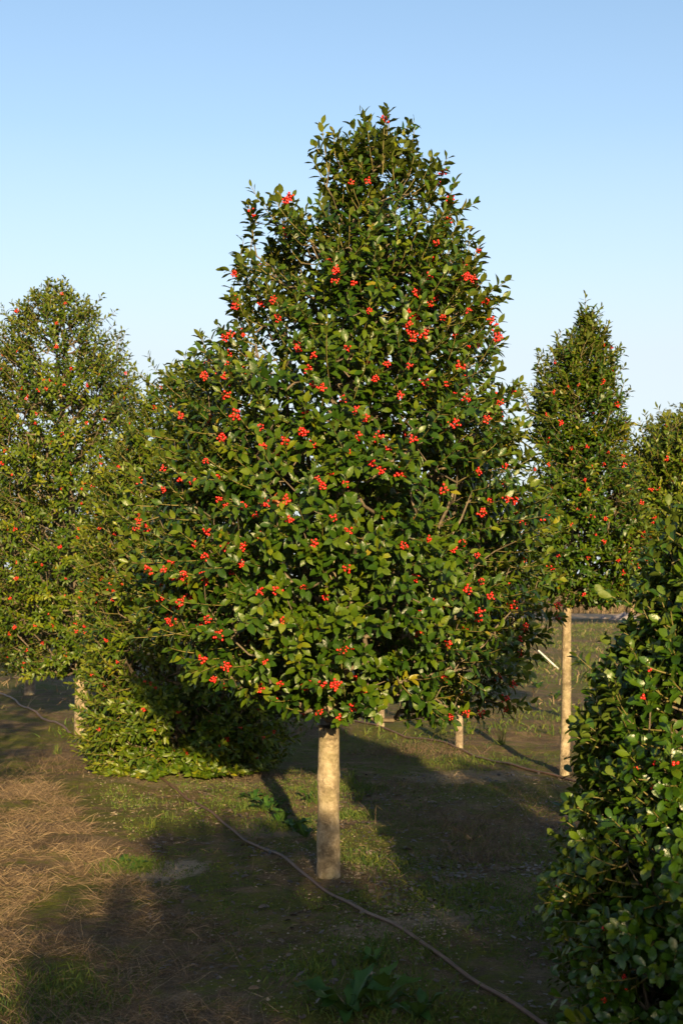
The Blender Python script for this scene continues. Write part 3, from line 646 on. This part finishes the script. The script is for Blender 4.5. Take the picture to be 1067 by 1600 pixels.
# ------------------------------------------------------------------ the black tie on the trunk
def trunk_tie():
    z0 = H + (HOR - 1131) / FPX * d0; root = empty('trunk_tie', (x0, d0, z0)); tag(root, 'black plastic tie with small white mark wrapped round the big trunk top', 'tree tie')
    k = 32; V = []; F = []
    prof_ = [(-.014, .0575), (-.012, .0600), (.010, .0602), (.016, .0585), (.030, .0600), (.034, .0570)]
    for j in range(k):
        an = 2 * math.pi * j / k
        for i, (z, rr_) in enumerate(prof_): V.append((rr_ * math.cos(an), rr_ * math.sin(an), z + .006 * math.sin(an * 2 + i) + .004 * math.cos(an)))
    n = len(prof_)
    for j in range(k):
        for i in range(n - 1): F.append((j * n + i, ((j + 1) % k) * n + i, ((j + 1) % k) * n + i + 1, j * n + i + 1))
    obj_np('band', np.array(V), np.array(F), M['black'], root)
    # hanging loop ends below the band
    P0, P1 = [], []
    for an, ln in ((-1.95, .022), (-1.55, .014), (-1.15, .020)):
        p = np.array([.0615 * math.cos(an), .0615 * math.sin(an), -.008]); P0.append(p); P1.append(p + [0, 0, -ln])
    V, F = tubes(P0, P1, [.005] * 3, [.003] * 3, 6); obj_np('loose_end', V, F, M['black'], root)
    an = -1.2; c = np.array([.064 * math.cos(an), .064 * math.sin(an), .004]); u = np.array([-math.sin(an), math.cos(an), 0]); v = np.array([0, 0, 1.]); nn = np.array([math.cos(an), math.sin(an), 0])
    V = [c + u * a_ * .0045 + v * b_ * .005 + nn * q * .0015 for q in (0, 1) for a_, b_ in ((-1, -1), (1, -1), (1, 1), (-1, 1))]
    obj_np('white_mark', np.array(V), np.array([(0, 1, 5, 4), (1, 2, 6, 5), (2, 3, 7, 6), (3, 0, 4, 7), (4, 5, 6, 7)]), M['white'], root, False)
trunk_tie()

# ------------------------------------------------------------------ grass, weeds, litter
def blades(name, label, XY, lo, hi, wd, lean, mat, seed, cat, lvlo=0, lvhi=1, curl=.6, group=None, kind='stuff', parent=None, origin=None, spread=0.0):
    """bent grass blades rooted at XY"""
    r = rng(seed); XY = np.asarray(XY); n = len(XY); base = np.column_stack([XY, hgt(XY[:, 0], XY[:, 1]) - .004])
    th = r.uniform(0, 6.283, n); ln = r.uniform(lo, hi, n); le = np.clip(r.normal(lean, .3, n), 0, 1.5)
    o = np.column_stack([np.cos(th), np.sin(th), np.zeros(n)]); d = unit(o * np.sin(le)[:, None] + np.array([0, 0, 1.]) * np.cos(le)[:, None])
    le2 = np.clip(le + r.uniform(.1, 1, n) * curl, 0, 1.75); d2 = unit(o * np.sin(le2)[:, None] + np.array([0, 0, 1.]) * np.cos(le2)[:, None] + r.normal(0, .15, (n, 3)))
    m = base + d * (ln * .55)[:, None]; t = m + d2 * (ln * .45)[:, None]; t[:, 2] = np.maximum(t[:, 2], base[:, 2] + .008); m[:, 2] = np.maximum(m[:, 2], base[:, 2] + .008)
    sd_ = unit(np.cross(d, r.normal(0, 1, (n, 3)))); w_ = wd * r.uniform(.6, 1.3, n)[:, None]
    V = np.stack([base - sd_ * w_, base + sd_ * w_, m - sd_ * w_ * .8, m + sd_ * w_ * .8, t], 1)
    f = np.array([[0, 1, 3], [0, 3, 2], [2, 3, 4]]); F = (f[None] + (np.arange(n) * 5)[:, None, None]).reshape(-1, 3)
    lv = np.repeat(np.clip(r.uniform(lvlo, lvhi, n), 0, 1), 5)
    V = V.reshape(-1, 3)
    if origin is not None: V = V - np.array(origin)
    ob = obj_np(name, V, F, M[mat], parent, True, {'lv': lv})
    if label: tag(ob, label, cat, group, kind)
    return ob
def scatter(poly, n, seed, clump=2.2, thr=-.2, margin=None):
    """points inside a polygon given in photo pixels, gathered in clumps on the ground"""
    r = rng(seed); P = np.array([ground(*q) for q in poly]); lo, hi = P.min(0), P.max(0); out = []
    while len(out) < n:
        q = r.uniform(lo, hi, (4000, 2)); inside = np.zeros(len(q), bool); j = len(P) - 1
        for i in range(len(P)):
            c = ((P[i, 1] > q[:, 1]) != (P[j, 1] > q[:, 1])) & (q[:, 0] < (P[j, 0] - P[i, 0]) * (q[:, 1] - P[i, 1]) / (P[j, 1] - P[i, 1] + 1e-9) + P[i, 0]); inside ^= c; j = i
        for p in q[inside]:
            if noise.noise(Vector((p[0] * clump, p[1] * clump, seed))) + .35 * noise.noise(Vector((p[0] * clump * 3.3, p[1] * clump * 3.3, seed))) > thr: out.append(p)
            if len(out) >= n: break
    return np.array(out)
def spots(cent, n, seed):
    """points gathered round ground spots (photo px, radius m)"""
    r = rng(seed); out = []
    for (px, py, rx, k) in cent:
        x, y = ground(px, py); q = r.normal(0, .5, (int(n * k), 2)) * rx; out.append(q + [x, y])
    return np.concatenate(out)
dry = scatter([(-60, 1205), (60, 1212), (110, 1245), (150, 1300), (215, 1375), (330, 1430), (300, 1520), (430, 1610), (470, 1690), (-200, 1690)], 30000, 1, 3.4, -.10)
blades('dry_grass', 'tangled straw-coloured dry grass covering the ground left of the hose', dry, .03, .16, .0009, 1.25, 'straw', 1, 'grass', 0, .93, 1.0)
dry2 = spots([(650, 1175, .55, 1.0), (720, 1120, .6, 1.0), (600, 1180, .5, .8), (690, 1290, .45, .9), (760, 1310, .42, .9), (740, 1340, .3, .8), (840, 1250, .5, .6), (810, 1280, .5, .5), (500, 1150, .7, .7), (880, 1140, .9, .5), (640, 1240, .5, .6), (60, 1200, .6, .7), (400, 1215, .45, .4), (350, 1480, .25, .35), (470, 1340, .3, .15)], 480, 2)
blades('dry_grass', 'thin brown dry grass scattered between the two hoses', dry2, .05, .20, .0011, .8, 'straw', 2, 'grass', 0, .6, .9)
dry3 = np.column_stack([rng(4).uniform(2, 26, 9000), rng(5).normal(61, 2.2, 9000)])
blades('dry_grass', 'tall straw-coloured grass band beyond the dirt track', dry3, .5, 1.3, .012, .25, 'straw', 3, 'grass', .3, 1.0, .5)
dry4 = np.column_stack([rng(14).uniform(-6, 16, 9000), rng(15).uniform(15, 48, 9000)])
blades('dry_grass', 'pale dry grass thinly covering the field behind the second row', dry4, .06, .2, .005, .7, 'straw', 4, 'grass', .2, 1.0, .8)
gr = spots([(400, 1255, .30, .7), (450, 1285, .25, .7), (205, 1352, .16, 1.6), (560, 1230, .3, .8), (545, 1270, .18, .5), (480, 1075, 1.2, .9), (470, 1240, .4, .4), (560, 1345, .25, .25), (620, 1165, .8, .6), (700, 1190, .6, .5), (760, 1410, .4, .7), (690, 1400, .5, .6), (820, 1450, .35, .7), (590, 1500, .3, .7),
            (500, 1520, .25, .6), (40, 1570, .3, 1.0), (100, 1540, .25, .7), (640, 1590, .3, .9), (880, 1330, .5, .5), (780, 1190, .6, .5), (640, 1350, .35, .4), (250, 1255, .4, .12), (200, 1240, .4, .1)], 1300, 6)
blades('green_grass', 'short green grass and moss tufts scattered over the soil', gr, .012, .06, .0022, .6, 'grass', 6, 'grass', 0, 1, .8)
g2 = np.column_stack([rng(24).uniform(-3, 12, 42000), rng(25).uniform(12.5, 44, 42000)])
k2 = np.array([noise.noise(Vector((q[0] * .55, q[1] * .22, 3))) > -.12 for q in g2]); g2 = g2[k2]
blades('green_grass', 'green grass and weeds covering the field behind the second row', g2, .03, .11, .006, .5, 'grass', 7, 'grass', .1, 1, .8)
mo = scatter([(150, 1215), (520, 1190), (900, 1250), (900, 1600), (420, 1600), (330, 1420), (210, 1330)], 26000, 9, 1.9, -.06)
blades('moss_cover', 'low green moss and seedlings carpeting the soil between the hoses', mo, .006, .024, .0026, .6, 'grass', 9, 'moss', .1, 1, .8)

bits = scatter([(120, 1195), (520, 1185), (900, 1215), (900, 1610), (430, 1610), (300, 1420), (180, 1330)], 4200, 19, 1.5, -.25)
blades('straw_bits', 'loose bits of dry straw strewn on the soil between the hoses', bits, .02, .09, .0011, 1.45, 'straw', 19, 'straw', .2, .95, .2)
def litter(name, label, XY, mats, size, seed, cat):
    r = rng(seed); n = len(XY); P = np.column_stack([XY, hgt(XY[:, 0], XY[:, 1]) + .006]); th = r.uniform(0, 6.28, n)
    D = unit(np.column_stack([np.cos(th), np.sin(th), r.normal(0, .25, n)])); Nn = np.tile([0, 0, 1.], (n, 1)) + r.normal(0, .3, (n, 3)); Nn = unit(Nn - D * np.sum(Nn * D, 1, keepdims=True))
    s = size * r.uniform(.6, 1.3, n); V, F, nv = leaf_mesh_arrays('mid', P, D, Nn, s, s * .5, r.uniform(-.1, .3, n), r.uniform(-.2, .5, n), r.normal(0, .2, n))
    tag(obj_np(name, V, F, M[mats], None, True, {'lv': np.repeat(r.random(n), nv)}), label, cat, None, 'stuff')
M['litter'] = plain('old_leaf_litter', [(.25, (.018, .015, .014)), (.5, (.06, .045, .034)), (.75, (.15, .12, .10))], 3, .55, .3, co='pos')
lt = np.concatenate([scatter([(560, 1330), (880, 1330), (880, 1440), (620, 1440)], 420, 12, 2.5, 0), scatter([(200, 1210), (900, 1210), (900, 1600), (250, 1600)], 1700, 13, 1.8, -.1)])
litter('leaf_litter', 'dark old leaves littering the soil around the hose', lt, 'litter', .034, 14, 'leaf litter')
def pebbles():
    r = rng(31); XY = np.concatenate([scatter([(120, 1200), (900, 1210), (900, 1620), (300, 1620)], 3600, 15, 2.2, -.1), spots([(268, 1357, .2, .3), (690, 1445, .4, .6), (600, 1460, .3, .4), (560, 1360, .3, .5)], 900, 16)])
    n = len(XY); o = np.array([(1, 0, 0), (-1, 0, 0), (0, 1, 0), (0, -1, 0), (0, 0, 1), (0, 0, -.4), ], float); f = np.array([(0, 2, 4), (2, 1, 4), (1, 3, 4), (3, 0, 4), (2, 0, 5), (1, 2, 5), (3, 1, 5), (0, 3, 5)])
    s = np.exp(r.normal(math.log(.0042), .45, n)); J = o[None] * r.uniform(.55, 1.25, (n, 6, 3)) * [1, 1, .7]
    th = r.uniform(0, 6.28, n); c, si = np.cos(th), np.sin(th); J = np.stack([J[..., 0] * c[:, None] - J[..., 1] * si[:, None], J[..., 0] * si[:, None] + J[..., 1] * c[:, None], J[..., 2]], -1)
    V = np.column_stack([XY, hgt(XY[:, 0], XY[:, 1]) + .001])[:, None] + J * s[:, None, None]
    F = (f[None] + (np.arange(n) * 6)[:, None, None]).reshape(-1, 3)
    tag(obj_np('gravel', V.reshape(-1, 3), F, M['stone'], None, False), 'fine pale gravel strewn over the soil near the hose', 'gravel', None, 'stuff')
pebbles()

# broadleaf weeds: each a rosette of separate leaves
WEED = []
def weed_leafs():
    r = rng(55); out = []
    ts = np.array([0, .12, .3, .5, .68, .84, 1.0]); ws = np.array([.10, .22, .55, .85, 1.0, .72, 0.02])
    for i in range(5):
        V = []; F = []; bend = r.uniform(.25, .7); ru = r.uniform(.03, .07)
        for j, (t, w_) in enumerate(zip(ts, ws)):
            w2 = w_ * .15 * (1 + .12 * (-1) ** j); z = .55 * t - bend * t * t
            V += [(-w2, t, z + .35 * w2 + ru * math.sin(j * 2.1)), (0, t, z), (w2, t, z + .35 * w2 + ru * math.cos(j * 1.7))]
        for j in range(len(ts) - 1):
            a_ = j * 3; F += [(a_, a_ + 1, a_ + 4, a_ + 3), (a_ + 1, a_ + 2, a_ + 5, a_ + 4)]
        out.append(mesh_np('leaf', np.array(V), np.array(F), M['weed'], True, {'lv': np.full(len(V), r.uniform(.1, .9))}))
    return out
WL = weed_leafs()
def weed(px, py, n, size, label, seed, group=None, up=.0):
    r = rng(seed); p = gz(px, py); root = empty('broadleaf_weed', p); tag(root, label, 'weed', group)
    for i in range(n):
        o = bpy.data.objects.new('leaf', WL[int(r.integers(0, 5))]); s = size * r.uniform(.6, 1.15)
        o.location = (r.normal(0, size * .06), r.normal(0, size * .06), -.005); o.rotation_euler = (up + r.uniform(-.25, .5), r.normal(0, .15), i * 2.4 + r.normal(0, .3)); o.scale = (s * r.uniform(.8, 1.2), s, s)
        link(o, root)
weed(548, 1590, 14, .20, 'large dark broadleaf weed in shade left of the hose', 1, None, .25)
weed(590, 1582, 12, .17, 'upright broadleaf weed touching the large one', 2, None, .5)
weed(582, 1512, 12, .09, 'small weed rosette behind the large broadleaf weed', 3, None, .4)
weed(655, 1597, 12, .12, 'broadleaf weed close beside the hose, in deep shade', 4, None, .4)
for i, (px, py, n, s) in enumerate(((395, 1248, 9, .13), (418, 1262, 10, .15), (440, 1278, 10, .15), (462, 1292, 9, .14), (478, 1306, 8, .13), (432, 1255, 8, .12), (485, 1250, 7, .12))):
    weed(px, py, n, s, 'sunlit green weed in the patch beside the trunk shadow', 20 + i, 'weeds beside the trunk shadow', .35)
for i, (px, py, n, s) in enumerate(((190, 1350, 12, .07), (205, 1358, 12, .07), (220, 1352, 12, .07), (200, 1342, 10, .06))):
    weed(px, py, n, s, 'small green weed clump beside the pale sandy patch', 40 + i, 'weeds beside the sandy patch', .4)
for i, (px, py, n, s) in enumerate(((740, 1075, 16, .15), (780, 1085, 16, .16), (700, 1080, 16, .14), (840, 1075, 16, .14), (868, 1092, 16, .13), (820, 1055, 16, .16), (760, 1100, 16, .13), (850, 1035, 16, .16), (800, 1040, 16, .18), (905, 1040, 16, .16), (920, 1065, 16, .14))):
    weed(px, py, n, s, 'sunlit green weed on the field behind the second row', 60 + i, 'weeds on the field', .35)
def tuft(px, py, n, h, label, seed, group=None, mat='grass'):
    p = gz(px, py); r = rng(seed); XY = r.normal(0, .018, (n, 2)) + [p.x, p.y]
    root = empty('grass_tuft', p); tag(root, label, 'grass', group)
    tag(blades('blades', None, XY, h * .5, h, .0022, .35, mat, seed, None, .3, 1, .6, parent=root, origin=p), kind='stuff')
for i, (px, py, n, h) in enumerate(((236, 1292, 26, .10), (262, 1280, 20, .08), (192, 1235, 18, .09), (230, 1198, 16, .10), (88, 1180, 16, .14), (550, 1222, 26, .17), (560, 1248, 20, .12), (496, 1252, 24, .16), (375, 1262, 16, .09))):
    tuft(px, py, n, h, 'small sunlit green grass tuft growing in bare soil', 200 + i, 'green grass tufts on the soil')
for i, (px, py, n, h) in enumerate(((782, 1165, 34, .26), (735, 1150, 24, .22), (860, 1150, 26, .24), (690, 1145, 24, .25))):
    tuft(px, py, n, h, 'tall yellow-green grass tuft near the second hose', 220 + i, 'grass tufts near the second hose')
# pale stake leaning in the field, a fallen tan leaf, a rust leaf caught in the crown, a tarp heap by the track
a_, b_ = gz(872, 1045), None
V, F = tubes([np.array(a_) + [0, 0, -.02]], [np.array([a_.x - .30, a_.y + .3, .30])], [.016], [.013], 8)
tag(obj_np('stake', V, F, M['wood']), 'thin pale stake leaning in the grass behind the slim trunk', 'stake')
def loose_leaf(name, loc, D, N_, size, ratio, mat, label, cat='leaf'):
    D = unit(np.array(D, float)); N_ = np.array(N_, float); N_ = unit(N_ - D * D.dot(N_))
    V, F, nv = leaf_mesh_arrays('fine', np.zeros((1, 3)), D[None], N_[None], np.array([size]), np.array([size * ratio]), np.array([.2]), np.array([.35]), np.array([.15]))
    o = obj_np(name, V, F, M[mat]); o.location = loc; tag(o, label, cat)
    sm = o.modifiers.new('thickness', 'SOLIDIFY'); sm.thickness = .0012
p = gz(388, 1550); loose_leaf('fallen_leaf', p + Vector((0, 0, .012)), (.9, .5, .12), (0, -.4, 1), .05, .45, 'deadleaf', 'single tan fallen leaf lying on the dark soil')
yy_ = d0 - .93; loose_leaf('caught_leaf', ((430 - 533.5) / FPX * yy_, yy_, H + (HOR - 795) / FPX * yy_), (.25, -.1, 1), (0, -1, .1), .085, .5, 'rustleaf', 'large rust-brown dead leaf caught in the big berried crown')
def heap(px, py, w_, h_, label, seed):
    x, y = ground(px, py); r = rng(seed); V = []; F = []; n, k = 10, 16
    for i in range(n):
        f = i / (n - 1)
        for j in range(k):
            an = 2 * math.pi * j / k; rr_ = (1 - f ** 2.2) * (1 + .25 * noise.noise(Vector((math.cos(an) * 2, math.sin(an) * 2, f * 3 + seed))))
            V.append((x + w_ * rr_ * math.cos(an), y + .5 * w_ * rr_ * math.sin(an), -.02 + h_ * f * (1 + .2 * noise.noise(Vector((j, i, seed)) * .7))))
    for i in range(n - 1):
        for j in range(k): F.append((i * k + j, i * k + (j + 1) % k, (i + 1) * k + (j + 1) % k, (i + 1) * k + j))
    tag(obj_np('tarp_heap', np.array(V), np.array(F), M['tarp']), label, 'tarp')
heap(975, 969, .55, .32, 'low grey-purple tarp heap beside the dirt track', 1)
heap(942, 967, .12, .2, 'small dark bundle lying near the tarp heap', 2)

# labels of alike small plants: counted from a thing one can find
def ordinals(group, anchor, text):
    W = ('first', 'second', 'third', 'fourth', 'fifth', 'sixth', 'seventh', 'eighth', 'ninth', 'tenth', 'eleventh')
    L_ = sorted([o for o in bpy.data.objects if o.parent is None and o.get('group') == group], key=lambda o: (o.location - Vector((*anchor, 0))).length)
    for o, n_ in zip(L_, W): o['label'] = text % n_
ordinals('weeds beside the trunk shadow', (x0, d0), 'sunlit green weed beside the trunk shadow, %s from the big pale trunk')
ordinals('weeds on the field', (x3, d3), 'green weed on the field, %s from the slim lichened trunk')
ordinals('green grass tufts on the soil', (xb, d1), 'small sunlit grass tuft in bare soil, %s from the bushy holly')
ordinals('grass tufts near the second hose', (x3, d3), 'tall yellow-green grass tuft near the second hose, %s from the slim trunk')
ordinals('weeds beside the sandy patch', (x0, d0), 'small weed in the clump by the sandy patch, %s from the big trunk')
